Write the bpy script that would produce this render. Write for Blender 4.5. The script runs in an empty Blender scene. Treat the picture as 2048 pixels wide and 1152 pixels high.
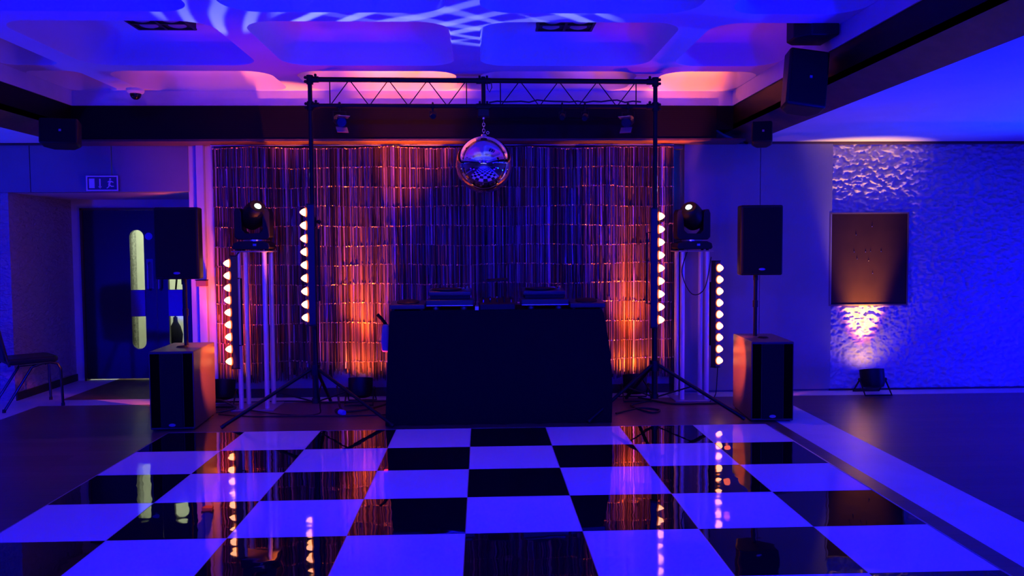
import bpy, bmesh, math, random
from mathutils import Vector, Matrix
random.seed(7)
S = bpy.context.scene
COL = S.collection
PI = math.pi

# ------------------------------------------------------------------ camera
cam = bpy.data.cameras.new('camera'); camo = bpy.data.objects.new('camera', cam); COL.objects.link(camo)
cam.sensor_width = 36.0; cam.lens = 36.0 * 1623.62 / 2048.0; cam.clip_start = 0.05; cam.clip_end = 100
Rv = Vector((0.99925418, -0.03803254, -0.00667958)); Uv = Vector((0.00859306, 0.05037273, 0.99869352)); Fv = Vector((0.03764639, 0.99800607, -0.05066197))
m = Matrix((Rv, Uv, -Fv)).transposed().to_4x4(); m.translation = Vector((0, 0, 1.5116)); camo.matrix_world = m
S.camera = camo
# ------------------------------------------------------------------ colour management, world
S.view_settings.view_transform = 'Standard'; S.view_settings.look = 'None'; S.view_settings.gamma = 1; S.view_settings.exposure = 0.0
S.view_settings.use_curve_mapping = False
w = bpy.data.worlds.new('world'); S.world = w; w.use_nodes = True
w.node_tree.nodes['Background'].inputs[0].default_value = (0.0, 0.0, 0.02, 1); w.node_tree.nodes['Background'].inputs[1].default_value = 0.3
S.cycles.sample_clamp_indirect = 4.0; S.cycles.caustics_reflective = False; S.cycles.caustics_refractive = False
# ------------------------------------------------------------------ the room's coloured lamps
BLUE = (0.0015, 0.0, 1.0); AZURE = (0.0, 0.042, 1.0); AMBER = (1.0, 0.12, 0.004); RED = (1.0, 0.05, 0.03)
def spot(name, loc, target, power, color, angle=120, blend=1.0, radius=0.08, parent=None):
    l = bpy.data.lights.new(name, 'SPOT'); l.energy = power; l.color = color; l.spot_size = math.radians(angle); l.spot_blend = blend; l.shadow_soft_size = radius
    o = bpy.data.objects.new(name, l); COL.objects.link(o); o.location = loc
    o.rotation_euler = (Vector(target) - Vector(loc)).to_track_quat('-Z', 'Y').to_euler()
    if parent: o.parent = parent
    return o
# blue wash lamps high behind the camera, facing the stage and the dance floor
spot('wash_lamp', (-2.5, -1.45, 3.06), (-0.6, 4.4, 0.0), 1400, BLUE, 100, 1.0, 0.15)
spot('wash_lamp', (2.0, -1.45, 3.06), (0.8, 4.4, 0.0), 1400, BLUE, 100, 1.0, 0.15)
spot('wash_lamp', (0.0, 2.2, 2.9), (0.3, 3.8, 0.0), 420, BLUE, 110, 1.0, 0.15)
# blue uplighters on the floor along the side walls, and some added lamps
spot('uplighter', (6.5, 7.0, 0.3), (4.2, 8.27, 1.5), 330, BLUE, 120, 1.0, 0.06)
spot('uplighter', (5.9, 2.2, 0.3), (3.2, 8.0, 1.0), 160, BLUE, 120, 1.0, 0.1)
spot('uplighter', (0, -4.5, 2.6), (0, -2.0, 0), 900, BLUE, 140, 1.0, 0.1)  # added overhead lamp, brightens the rear floor that the mirror ball reflects
spot('uplighter', (-5.6, 3.6, 0.3), (-4.4, 8.0, 1.9), 480, BLUE, 120, 1.0, 0.1)
spot('uplighter', (-3.4, 3.6, 0.3), (-1.5, 4.6, 3.1), 520, BLUE, 84, 0.8, 0.1)
spot('uplighter', (-1.6, 1.2, 0.3), (-1.2, 3.6, 3.1), 230, BLUE, 80, 0.8, 0.1)
spot('uplighter', (3.4, 3.6, 0.3), (1.5, 4.8, 3.1), 560, BLUE, 86, 0.8, 0.1)
spot('wash_lamp', (4.8, 0.8, 2.4), (3.3, 5.4, 0.0), 420, BLUE, 75, 1.0, 0.15)  # added lamp, brightens the pale stone band at right
spot('wash_lamp', (-5.2, 3.2, 2.4), (-4.2, 7.0, 0.0), 230, BLUE, 70, 1.0, 0.15)  # added likewise for the pale floor strip at left
# azure uplighters washing the low outer ceilings
spot('uplighter', (6.3, 6.6, 0.3), (4.6, 6.2, 2.5), 700, AZURE, 85, 1.0, 0.1)
spot('uplighter', (6.3, 3.4, 0.3), (4.4, 4.4, 2.5), 420, (0.0, 0.022, 1.0), 95, 1.0, 0.1)
spot('uplighter', (-6.3, 6.6, 0.3), (-5.2, 6.8, 2.5), 450, (0.0, 0.03, 1.0), 80, 1.0, 0.1)

# ------------------------------------------------------------------ materials
MATS = {}
def mat(name, base, rough=0.5, metal=0.0, spec=0.5, noise=0.0, nscale=8.0, bump=0.0, bscale=30.0, emit=None, estr=0.0, coat=0.0, sheen=0.0):
    if name in MATS: return MATS[name]
    m = bpy.data.materials.new(name); m.use_nodes = True; nt = m.node_tree; b = nt.nodes['Principled BSDF']
    b.inputs['Base Color'].default_value = (*base, 1); b.inputs['Roughness'].default_value = rough; b.inputs['Metallic'].default_value = metal
    b.inputs['Specular IOR Level'].default_value = spec; b.inputs['Coat Weight'].default_value = coat; b.inputs['Sheen Weight'].default_value = sheen
    if emit: b.inputs['Emission Color'].default_value = (*emit, 1); b.inputs['Emission Strength'].default_value = estr
    tc = None
    if noise or bump:
        tc = nt.nodes.new('ShaderNodeTexCoord')
    if noise:
        n = nt.nodes.new('ShaderNodeTexNoise'); n.inputs['Scale'].default_value = nscale; n.inputs['Detail'].default_value = 4
        r = nt.nodes.new('ShaderNodeValToRGB'); lo = [c * (1 - noise) for c in base]; hi = [min(1, c * (1 + noise)) for c in base]
        r.color_ramp.elements[0].position = 0.3; r.color_ramp.elements[1].position = 0.7
        r.color_ramp.elements[0].color = (*lo, 1); r.color_ramp.elements[1].color = (*hi, 1)
        nt.links.new(tc.outputs['Object'], n.inputs['Vector']); nt.links.new(n.outputs['Fac'], r.inputs['Fac']); nt.links.new(r.outputs['Color'], b.inputs['Base Color'])
    if bump:
        n = nt.nodes.new('ShaderNodeTexNoise'); n.inputs['Scale'].default_value = bscale; n.inputs['Detail'].default_value = 5
        bp = nt.nodes.new('ShaderNodeBump'); bp.inputs['Strength'].default_value = bump; bp.inputs['Distance'].default_value = 0.02
        nt.links.new(tc.outputs['Object'], n.inputs['Vector']); nt.links.new(n.outputs['Fac'], bp.inputs['Height']); nt.links.new(bp.outputs['Normal'], b.inputs['Normal'])
    MATS[name] = m; return m

white_plaster = mat('white_plaster', (0.62, 0.60, 0.62), 0.75, noise=0.05, nscale=3)
coffer_plaster = mat('coffer_plaster', (0.66, 0.64, 0.68), 0.8, noise=0.04, nscale=2)
fascia_paint = mat('fascia_paint', (0.6, 0.58, 0.62), 0.6, noise=0.04)
wall_panel = mat('wall_panel_paint', (0.22, 0.215, 0.24), 0.5, noise=0.08, nscale=2)
dark_timber = mat('dark_timber', (0.02, 0.010, 0.008), 0.5, noise=0.35, nscale=12)
brown_timber = mat('brown_timber', (0.08, 0.035, 0.022), 0.45, noise=0.3, nscale=10)
black_metal = mat('black_metal', (0.005, 0.005, 0.006), 0.5, spec=0.25, noise=0.2)
black_plastic = mat('black_plastic', (0.005, 0.0045, 0.005), 0.5, spec=0.35, bump=0.05, bscale=200)
speaker_wood = mat('speaker_cabinet_paint', (0.07, 0.055, 0.045), 0.38, bump=0.12, bscale=160)
grille_cloth = mat('speaker_grille', (0.012, 0.011, 0.012), 0.85, spec=0.12, bump=0.3, bscale=400)
chrome = mat('chrome', (0.8, 0.8, 0.82), 0.12, 1.0)
aluminium = mat('aluminium', (0.75, 0.75, 0.78), 0.28, 1.0)
tower_tube = mat('tower_tube', (0.70, 0.68, 0.74), 0.35, 0.35)
cloth_black = mat('black_cloth', (0.007, 0.007, 0.009), 0.95, spec=0.1, bump=0.15, bscale=60)
leather = mat('black_vinyl', (0.007, 0.007, 0.008), 0.42, bump=0.1, bscale=90)
rubber = mat('black_rubber', (0.006, 0.006, 0.006), 0.6)
mirror = mat('mirror', (0.93, 0.93, 0.95), 0.025, 1.0)
grey_label = mat('grey_badge', (0.5, 0.5, 0.55), 0.3, 0.6)
white_label = mat('white_label', (0.75, 0.75, 0.78), 0.5)
door_paint = mat('door_paint', (0.012, 0.009, 0.011), 0.4, noise=0.1)
corridor_paint = mat('corridor_paint', (0.72, 0.74, 0.62), 0.8, noise=0.05)
stone = mat('pale_stone', (0.62, 0.62, 0.64), 0.35, noise=0.08, nscale=3)
batten_housing = mat('batten_housing', (0.02, 0.018, 0.018), 0.45)
lens_mat = mat('hot_lens', (1, 0.8, 0.5), 0.3, emit=(1.0, 0.36, 0.12), estr=6.5)
ring_mat = mat('amber_glow_ring', (0.5, 0.2, 0.05), 0.3, emit=(1.0, 0.16, 0.015), estr=0.9)  # ring given its own glow for the orange falloff around each lens
cool_lens = mat('cool_lens', (0.8, 0.9, 0.8), 0.2, emit=(0.75, 1.0, 0.62), estr=2.2)
par_lens = mat('par_lens', (1, 0.6, 0.3), 0.3, emit=(1.0, 0.35, 0.06), estr=2.5)
glass = mat('door_glass', (0.9, 0.95, 0.9), 0.05); glass.node_tree.nodes['Principled BSDF'].inputs['Transmission Weight'].default_value = 1.0; glass.node_tree.nodes['Principled BSDF'].inputs['IOR'].default_value = 1.1
blue_plug = mat('blue_plug', (0.15, 0.2, 0.6), 0.4)
window_lit = mat('lit_window', (0.8, 0.8, 0.8), 0.4, emit=(0.9, 0.95, 1.0), estr=3.0)
lamp_dark = mat('lamp_dark', (0.05, 0.05, 0.06), 0.15, 0.8)
lamp_bowl = mat('lamp_bowl', (0.35, 0.35, 0.4), 0.35, 0.5)

def node_mat(name):
    m = bpy.data.materials.new(name); m.use_nodes = True; MATS[name] = m
    return m, m.node_tree, m.node_tree.nodes['Principled BSDF']
# glossy dance floor panels with a faint waviness
def floor_gloss(name, col, rough, spec):
    m, nt, b = node_mat(name)
    b.inputs['Base Color'].default_value = (*col, 1); b.inputs['Roughness'].default_value = rough; b.inputs['Specular IOR Level'].default_value = spec
    tc = nt.nodes.new('ShaderNodeTexCoord'); n = nt.nodes.new('ShaderNodeTexNoise'); n.inputs['Scale'].default_value = 7; n.inputs['Detail'].default_value = 1
    bp = nt.nodes.new('ShaderNodeBump'); bp.inputs['Strength'].default_value = 0.06; bp.inputs['Distance'].default_value = 0.01
    nt.links.new(tc.outputs['Object'], n.inputs['Vector']); nt.links.new(n.outputs['Fac'], bp.inputs['Height']); nt.links.new(bp.outputs['Normal'], b.inputs['Normal'])
    return m
tile_black = floor_gloss('black_gloss_panel', (0.004, 0.004, 0.005), 0.02, 0.75)
tile_white = floor_gloss('white_gloss_panel', (0.78, 0.78, 0.8), 0.04, 0.5)
# wood floor: long boards with seams
m, nt, b = node_mat('wood_floor'); wood_floor = m
tc = nt.nodes.new('ShaderNodeTexCoord'); mp = nt.nodes.new('ShaderNodeMapping'); br = nt.nodes.new('ShaderNodeTexBrick')
mp.inputs['Scale'].default_value = (1, 1, 1)
br.inputs['Scale'].default_value = 1.0; br.inputs['Brick Width'].default_value = 1.2; br.inputs['Row Height'].default_value = 0.14; br.inputs['Mortar Size'].default_value = 0.002
br.inputs['Color1'].default_value = (0.14, 0.085, 0.06, 1); br.inputs['Color2'].default_value = (0.19, 0.12, 0.09, 1); br.inputs['Mortar'].default_value = (0.03, 0.02, 0.015, 1)
nz = nt.nodes.new('ShaderNodeTexNoise'); nz.inputs['Scale'].default_value = 3; nz.inputs['Detail'].default_value = 6
mp2 = nt.nodes.new('ShaderNodeMapping'); mp2.inputs['Scale'].default_value = (1, 14, 1)
mx = nt.nodes.new('ShaderNodeMix'); mx.data_type = 'RGBA'; mx.blend_type = 'MULTIPLY'; mx.inputs[0].default_value = 0.55
nt.links.new(tc.outputs['Object'], mp.inputs['Vector']); nt.links.new(mp.outputs[0], br.inputs['Vector']); nt.links.new(tc.outputs['Object'], mp2.inputs['Vector']); nt.links.new(mp2.outputs[0], nz.inputs['Vector'])
nt.links.new(br.outputs['Color'], mx.inputs[6]); nt.links.new(nz.outputs['Color'], mx.inputs[7]); nt.links.new(mx.outputs[2], b.inputs['Base Color']); b.inputs['Roughness'].default_value = 0.3
# rough stippled wall
m, nt, b = node_mat('rough_stucco'); stucco = m
b.inputs['Base Color'].default_value = (0.42, 0.40, 0.42, 1); b.inputs['Roughness'].default_value = 0.8
tc = nt.nodes.new('ShaderNodeTexCoord'); mp = nt.nodes.new('ShaderNodeMapping'); mp.inputs['Scale'].default_value = (1, 1, 1.9)
n1 = nt.nodes.new('ShaderNodeTexNoise'); n1.inputs['Scale'].default_value = 15; n1.inputs['Detail'].default_value = 4; n1.inputs['Distortion'].default_value = 0.8
bp = nt.nodes.new('ShaderNodeBump'); bp.inputs['Strength'].default_value = 1.0; bp.inputs['Distance'].default_value = 0.06
nt.links.new(tc.outputs['Object'], mp.inputs['Vector']); nt.links.new(mp.outputs[0], n1.inputs['Vector']); nt.links.new(n1.outputs['Fac'], bp.inputs['Height']); nt.links.new(bp.outputs['Normal'], b.inputs['Normal'])
# slatted timber grille
m, nt, b = node_mat('slatted_grille'); grille_timber = m
b.inputs['Roughness'].default_value = 0.5
tc = nt.nodes.new('ShaderNodeTexCoord'); wv = nt.nodes.new('ShaderNodeTexWave'); wv.bands_direction = 'Z'; wv.inputs['Scale'].default_value = 16
rp = nt.nodes.new('ShaderNodeValToRGB'); rp.color_ramp.elements[0].color = (0.002, 0.001, 0.0008, 1); rp.color_ramp.elements[1].color = (0.006, 0.0025, 0.0018, 1)
nt.links.new(tc.outputs['Object'], wv.inputs['Vector']); nt.links.new(wv.outputs['Fac'], rp.inputs['Fac']); nt.links.new(rp.outputs['Color'], b.inputs['Base Color']); b.inputs['Specular IOR Level'].default_value = 0.15
# foil of the tinsel curtain: each strip a slightly different tint
m, nt, b = node_mat('tinsel_foil'); foil = m
at = nt.nodes.new('ShaderNodeAttribute'); at.attribute_name = 'tint'; rp = nt.nodes.new('ShaderNodeValToRGB')
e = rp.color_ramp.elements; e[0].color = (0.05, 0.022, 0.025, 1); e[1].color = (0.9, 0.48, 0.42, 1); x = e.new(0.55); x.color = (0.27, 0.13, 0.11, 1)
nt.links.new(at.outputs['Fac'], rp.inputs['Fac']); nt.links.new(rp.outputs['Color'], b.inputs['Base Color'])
b.inputs['Metallic'].default_value = 0.5; b.inputs['Roughness'].default_value = 0.32
# framed board
board_mat = mat('board_veneer', (0.03, 0.011, 0.007), 0.42, spec=0.15, noise=0.15, nscale=5)

# ------------------------------------------------------------------ mesh helpers
class MB:
    def __init__(s): s.v = []; s.f = []; s.mi = []; s.cur = 0
    def add(s, vs, fs):
        o = len(s.v); s.v += [Vector(v) for v in vs]
        for f in fs: s.f.append([o + i for i in f]); s.mi.append(s.cur)
        return s
    def box(s, c, d, rz=0.0, rx=0.0, ry=0.0, M=None):
        R = Matrix.Rotation(rz, 3, 'Z') @ Matrix.Rotation(ry, 3, 'Y') @ Matrix.Rotation(rx, 3, 'X')
        vs = [Vector(c) + R @ Vector((sx * d[0] / 2, sy * d[1] / 2, sz * d[2] / 2)) for sz in (-1, 1) for sy in (-1, 1) for sx in (-1, 1)]
        return s.add(vs, [(0, 2, 3, 1), (4, 5, 7, 6), (0, 1, 5, 4), (2, 6, 7, 3), (0, 4, 6, 2), (1, 3, 7, 5)])
    def bb(s, x0, x1, y0, y1, z0, z1): return s.box(((x0 + x1) / 2, (y0 + y1) / 2, (z0 + z1) / 2), (x1 - x0, y1 - y0, z1 - z0))
    def rings(s, rings, close0=True, close1=True, loop=True):
        n = len(rings[0]); o = len(s.v)
        for r in rings: s.v += [Vector(p) for p in r]
        for k in range(len(rings) - 1):
            for i in range(n if loop else n - 1):
                j = (i + 1) % n; s.f.append([o + k * n + i, o + k * n + j, o + (k + 1) * n + j, o + (k + 1) * n + i]); s.mi.append(s.cur)
        if close0: s.f.append([o + i for i in range(n)][::-1]); s.mi.append(s.cur)
        if close1: s.f.append([o + (len(rings) - 1) * n + i for i in range(n)]); s.mi.append(s.cur)
        return s
    def cyl(s, a, b, r0, r1=None, n=16):
        return s.lathe(a, b, [(0, r0), (1, r0 if r1 is None else r1)], n)
    def lathe(s, a, b, prof, n=20, caps=True):
        a = Vector(a); b = Vector(b); d = b - a; L = d.length; d = d / L; u = d.orthogonal().normalized(); w_ = d.cross(u)
        return s.rings([[a + d * (t * L) + (u * math.cos(2 * PI * i / n) + w_ * math.sin(2 * PI * i / n)) * r for i in range(n)] for t, r in prof], caps, caps)
    def tube(s, pts, r, n=8):
        pts = [Vector(p) for p in pts]; rs = []; u = None
        for i, p in enumerate(pts):
            d = (pts[min(i + 1, len(pts) - 1)] - pts[max(i - 1, 0)]).normalized()
            u = d.orthogonal().normalized() if u is None else (u - d * u.dot(d)).normalized()
            w_ = d.cross(u); rs.append([p + (u * math.cos(2 * PI * k / n) + w_ * math.sin(2 * PI * k / n)) * r for k in range(n)])
        return s.rings(rs)
    def sphere(s, c, r, n=32, k=16, sc=(1, 1, 1)):
        c = Vector(c); rs = []
        for i in range(1, k):
            t = PI * i / k; rs.append([c + Vector((math.sin(t) * math.cos(2 * PI * j / n) * r * sc[0], math.sin(t) * math.sin(2 * PI * j / n) * r * sc[1], -math.cos(t) * r * sc[2])) for j in range(n)])
        return s.rings(rs)
    def prism(s, poly, y0, y1, axis='Y'):
        def P(a, b, t): return (a, t, b) if axis == 'Y' else ((t, a, b) if axis == 'X' else (a, b, t))
        return s.rings([[P(a, b, y0) for a, b in poly], [P(a, b, y1) for a, b in poly]])
    def torus(s, c, R, r, ax='Y', n=16, k=6, sz=1.0):
        pts = []
        for i in range(n):
            t = 2 * PI * i / n; x, z = R * math.cos(t), R * sz * math.sin(t)
            pts.append(Vector(c) + (Vector((x, 0, z)) if ax == 'Y' else Vector((0, x, z)) if ax == 'X' else Vector((x, z, 0))))
        rs = []
        for i in range(n):
            d = (pts[(i + 1) % n] - pts[i - 1]).normalized(); rad = (pts[i] - Vector(c)).normalized(); w_ = d.cross(rad)
            rs.append([pts[i] + (rad * math.cos(2 * PI * j / k) + w_ * math.sin(2 * PI * j / k)) * r for j in range(k)])
        o = len(s.v)
        for r_ in rs: s.v += r_
        for i in range(n):
            for j in range(k):
                a, b_ = i, (i + 1) % n; s.f.append([o + a * k + j, o + a * k + (j + 1) % k, o + b_ * k + (j + 1) % k, o + b_ * k + j]); s.mi.append(s.cur)
        return s
    def xf(s, M):
        s.v = [M @ v for v in s.v]; return s
    def build(s, name, mats, parent=None, bevel=0.0, smooth=35, label=None):
        me = bpy.data.meshes.new(name); me.from_pydata([tuple(v) for v in s.v], [], s.f)
        if not isinstance(mats, (list, tuple)): mats = [mats]
        for m_ in mats: me.materials.append(m_)
        me.polygons.foreach_set('material_index', s.mi)
        bm = bmesh.new(); bm.from_mesh(me); bmesh.ops.recalc_face_normals(bm, faces=bm.faces); bm.to_mesh(me); bm.free()
        if smooth:
            me.polygons.foreach_set('use_smooth', [True] * len(me.polygons)); me.set_sharp_from_angle(angle=math.radians(smooth))
        o = bpy.data.objects.new(name, me); COL.objects.link(o)
        if parent: o.parent = parent
        if bevel:
            bv = o.modifiers.new('bevel', 'BEVEL'); bv.width = bevel; bv.segments = 3; bv.limit_method = 'ANGLE'; bv.angle_limit = math.radians(40)
        if label: o['label'] = label
        return o
def thing(name, label, cat, loc=(0, 0, 0), rz=0.0, group=None):
    o = bpy.data.objects.new(name, None); COL.objects.link(o); o.location = loc; o.rotation_euler = (0, 0, rz); o.empty_display_size = 0.1
    o['label'] = label; o['category'] = cat
    if group: o['group'] = group
    return o
def tag(o, label, cat, group=None, kind=None):
    o['label'] = label; o['category'] = cat
    if group: o['group'] = group
    if kind: o['kind'] = kind
    return o
def struct(o): o['kind'] = 'structure'; return o
def dup(root, loc, rz, label, group=None):
    r = root.copy(); COL.objects.link(r); r.location = loc; r.rotation_euler = (0, 0, rz); r['label'] = label
    if group: r['group'] = group
    for ch in list(root.children):
        c = ch.copy(); COL.objects.link(c); c.parent = r
        for g in list(ch.children):
            d = g.copy(); COL.objects.link(d); d.parent = c
    return r

# ------------------------------------------------------------------ floor
WY = 8.27          # back wall plane
f = MB()
xs = [-7, -4.72, -4.3, 2.52, 2.93, 7]; ys = [-6, .2, 7.97, WY]
for i in range(5):
    for j in range(3):
        st = j == 2 or j == 0 or i in (1, 3)
        f.cur = 1 if st else 0
        f.add([(xs[i], ys[j], 0), (xs[i + 1], ys[j], 0), (xs[i + 1], ys[j + 1], 0), (xs[i], ys[j + 1], 0)], [(0, 1, 2, 3)])
f.cur = 1; f.add([(-4.7, WY, 0), (-4.24, WY, 0), (-4.24, 9.6, 0), (-4.7, 9.6, 0)], [(0, 1, 2, 3)])
f.cur = 2; f.add([(-4.24, WY, 0), (-2.9, WY, 0), (-2.9, 9.6, 0), (-4.24, 9.6, 0)], [(0, 1, 2, 3)])
f.cur = 0; f.add([(1.9, WY, 0), (2.1, WY, 0), (2.1, 9.1, 0), (1.9, 9.1, 0)], [(0, 1, 2, 3)])
f.cur = 2; f.add([(-5.4, 9.6, 0), (-2.2, 9.6, 0), (-2.2, 11.3, 0), (-5.4, 11.3, 0)], [(0, 1, 2, 3)])
struct(f.build('floor', [wood_floor, stone, brown_timber], smooth=0))

# ------------------------------------------------------------------ walls
w_ = MB(); w_.bb(2.07, 7.0, WY, WY + 0.12, 0, 3.4); w_.bb(-2.91, 1.93, WY, WY + 0.12, 0, 3.4); w_.bb(1.93, 2.07, WY + .001, WY + 0.11, 2.5, 3.4)
struct(w_.build('wall_back', wall_panel, smooth=0))
from mathutils import noise as NZ
w_ = MB(); GX, GZ = 260, 290; gx0, gx1, gz1 = 3.6, 5.95, 2.555; vs = []
for k in range(GZ + 1):
    for i in range(GX + 1):
        x = gx0 + (gx1 - gx0) * i / GX; z = gz1 * k / GZ
        p = Vector((x * 16 + .6 * NZ.noise(Vector((x * 5, 3, z * 7))), 0, z * 24))
        a = NZ.noise(p); b2 = NZ.noise(p * 2.3 + Vector((5, 1, 2)))
        h_ = .5 + .8 * a + .5 * b2; h_ = max(0, min(1, h_)); e_ = 1 if 0 < i < GX and 0 < k < GZ else 0
        vs.append((x, WY - .012 - .026 * h_ * e_, z))
w_.add(vs, [(k * (GX + 1) + i, k * (GX + 1) + i + 1, (k + 1) * (GX + 1) + i + 1, (k + 1) * (GX + 1) + i) for k in range(GZ) for i in range(GX)])
w_.bb(3.6, 3.602, WY - .012, WY, 0, 2.555)
struct(w_.build('wall_back_rough', mat('rough_wall_paint', (.42, .40, .42), .75, noise=.06, nscale=4), smooth=60))
w_ = MB(); w_.bb(5.95, 7.0, WY - 0.025, WY, 0, 2.56); w_.bb(-7.0, -4.68, WY - 0.005, WY + 0.12, 0, 2.08)
struct(w_.build('wall_back_stucco', stucco, smooth=0))
w_ = MB(); w_.bb(-4.8, -4.68, WY + 0.12, 9.56, 0, 2.08); struct(w_.build('wall_niche', stucco, smooth=0))
w_ = MB(); w_.bb(-2.91, -2.80, WY + 0.12, 9.5, 0, 2.3); w_.bb(-4.8, -4.56, 9.5, 9.56, 0, 2.3); w_.bb(-4.56, -2.8, 9.5, 9.56, 1.985, 2.3); w_.bb(-4.9, -2.8, WY + 0.1, 9.56, 2.08, 2.16)
struct(w_.build('wall_niche_back', white_plaster, smooth=0))
w_ = MB()
for x0, x1 in ((-7.0, -4.449), (-4.441, -3.656), (-3.648, -2.905)): w_.bb(x0, x1, WY - 0.03, WY + 0.12, 2.082, 2.6)
struct(w_.build('wall_panels_above_niche', wall_panel, bevel=0.002))
w_ = MB(); w_.bb(2.07, 2.849, WY - 0.05, WY, 0.02, 2.54); w_.bb(2.855, 3.60, WY - 0.05, WY, 0.02, 2.54)
struct(w_.build('wall_panels_right', wall_panel, bevel=0.002))
w_ = MB(); w_.bb(1.86, 1.93, WY + 0.12, 9.1, 0, 2.7); w_.bb(2.07, 2.14, WY + 0.12, 9.1, 0, 2.7); w_.bb(1.93, 2.07, 9.0, 9.1, 0, 2.7); w_.bb(1.93, 2.07, WY + .12, 9.0, 2.62, 2.7)
struct(w_.build('wall_recess', white_plaster, smooth=0))
spot('added_recess_light', (2.0, 8.85, 1.9), (2.0, 8.98, 2.5), 14, AZURE, 70, 0.6, 0.03)  # unseen lamp added to brighten the top of the recess
struct(MB().bb(-7.1, -7.0, -6, WY + .1, 0, 2.7).build('wall_left', stucco, smooth=0))
struct(MB().bb(7.0, 7.1, -6, WY + .1, 0, 2.7).build('wall_right', stucco, smooth=0))
struct(MB().bb(-7.1, 7.1, -6.1, -6.0, 0, 3.4).build('wall_rear', white_plaster, smooth=0))
for i, (x, z, ww, hh) in enumerate([(-2.6, 2.0, .28, .35), (-1.9, 2.05, .16, .2), (-1.1, 2.1, .3, .3), (-.4, 2.1, .2, .35), (.3, 2.05, .3, .2), (1.0, 1.95, .4, .2), (1.9, 1.9, .25, .2)]):
    wn = struct(MB().bb(x - ww / 2 - .04, x + ww / 2 + .04, -6.0, -5.97, z - hh / 2 - .04, z + hh / 2 + .04).build('window_%d' % (i + 1), black_metal, smooth=0))
    MB().bb(x - ww / 2, x + ww / 2, -5.97, -5.965, z - hh / 2, z + hh / 2).build('pane', window_lit, wn, smooth=0)
# narrow pilaster beside the curtain, corridor behind the doors
w_ = MB(); w_.bb(-2.82, -2.745, WY - 0.06, WY, 0, 2.55); struct(w_.build('trim_1', fascia_paint, bevel=0.004))
w_ = MB(); w_.bb(-2.91, -2.822, WY - .012, WY, 0, 2.55); w_.bb(-2.743, -2.655, WY - .012, WY, 0, 2.55); struct(w_.build('trim_2', white_plaster, smooth=0))
w_ = MB(); w_.bb(-5.4, -2.2, 11.2, 11.3, 0, 2.5); w_.bb(-5.5, -5.4, 9.56, 11.3, 0, 2.5); w_.bb(-2.2, -2.1, 9.56, 11.3, 0, 2.5); w_.bb(-5.4, -2.2, 9.56, 11.3, 2.4, 2.5)
struct(w_.build('wall_corridor', corridor_paint, smooth=0))
struct(MB().bb(-5.0, -4.335, 10.3, 10.4, 0, 2.4).build('wall_corridor_stub', mat('corridor_rough', (.16, .17, .14), .8, noise=.5, nscale=40, bump=.6, bscale=60), smooth=0))
pl = bpy.data.lights.new('corridor_lamp', 'POINT'); pl.energy = 95; pl.color = (0.95, 1.0, 0.8); pl.shadow_soft_size = 0.2
plo = bpy.data.objects.new('corridor_lamp', pl); COL.objects.link(plo); plo.location = (-3.6, 9.9, 2.2)
# baseboards
struct(MB().bb(3.6, 7.0, WY - 0.045, WY - 0.025, 0, 0.018).build('baseboard_back', dark_timber, smooth=0))
struct(MB().bb(-2.65, 1.93, WY - 0.02, WY, 0, 0.09).build('baseboard_back_centre', dark_timber, smooth=0))
struct(MB().bb(-4.68, -4.665, WY, 9.5, 0, 0.08).build('baseboard_left', dark_timber, smooth=0))

# ------------------------------------------------------------------ ceiling: coffered field framed by fascia and timber grille
ZR = 3.02; FX0, FX1, FY1 = -3.866, 2.472, 7.94
def rrect(x0, x1, y0, y1, r, k=6):
    r = min(r, (x1 - x0) / 2 - .01, (y1 - y0) / 2 - .01); out = []
    for cx, cy, a0, sx, sy in ((x1 - r, y1 - r, 0, 1, 1), (x0 + r, y1 - r, 90, -1, 1), (x0 + r, y0 + r, 180, -1, -1), (x1 - r, y0 + r, 270, 1, -1)):
        for i in range(2 * k + 1):
            t = math.radians(a0 + 90 * i / (2 * k)); out.append((cx + r * math.cos(t), cy + r * math.sin(t), a0, i / (2 * k), cx, cy))
    return out
def coffer(mb, cx0, cx1, cy0, cy1, ox0, ox1, oy0, oy1, r=0.2):
    base = rrect(ox0, ox1, oy0, oy1, r); outer = []
    for x, y, a0, t, cx, cy in base:
        X = cx1 if a0 in (0, 270) else cx0; Y = cy1 if a0 in (0, 90) else cy0
        tt = t if a0 in (0, 180) else 1 - t
        if tt <= .5: outer.append((X, cy + (Y - cy) * math.tan(tt * PI / 2), ZR))
        else: outer.append((cx + (X - cx) * math.tan((1 - tt) * PI / 2), Y, ZR))
    rs = [outer, [(p[0], p[1], ZR) for p in base]]
    for d, h in ((0.006, 0.015), (0.02, 0.12), (0.04, 0.18), (0.075, 0.225), (0.12, 0.25), (0.18, 0.26)):
        rs.append([(p[0], p[1], ZR + h) for p in rrect(ox0 + d, ox1 - d, oy0 + d, oy1 - d, max(.06, r - d * .5))])
    mb.rings(rs, False, True)
cx = [FX0, -3.3, -1.7, -0.1, 1.5, FX1]; rowc = [FY1, 6.96, 5.43, 3.9, 2.37, .84, -.69, -2.22, -3.75, -5.28]
c = MB(); hw = 0.105
for i in range(5):
    for j in range(len(rowc) - 1):
        x0, x1, y1, y0 = cx[i], cx[i + 1], rowc[j], rowc[j + 1]
        ox0 = x0 + (0.004 if i == 0 else hw); ox1 = x1 - (0.004 if i == 4 else hw); oy1 = y1 - (0.004 if j == 0 else hw); oy0 = y0 + hw
        coffer(c, x0, x1, y0, y1, ox0, ox1, oy0, oy1, 0.22 if ox1 - ox0 > .8 else 0.12)
struct(c.build('ceiling', coffer_plaster, smooth=60))
oc = MB(); oc.bb(2.71, 7.0, -6, WY, 2.564, 2.62); oc.bb(-7.0, -4.035, -6, WY, 2.564, 2.62); oc.bb(-4.0, 2.7, -6, -5.28, 2.564, 3.1)
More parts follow.
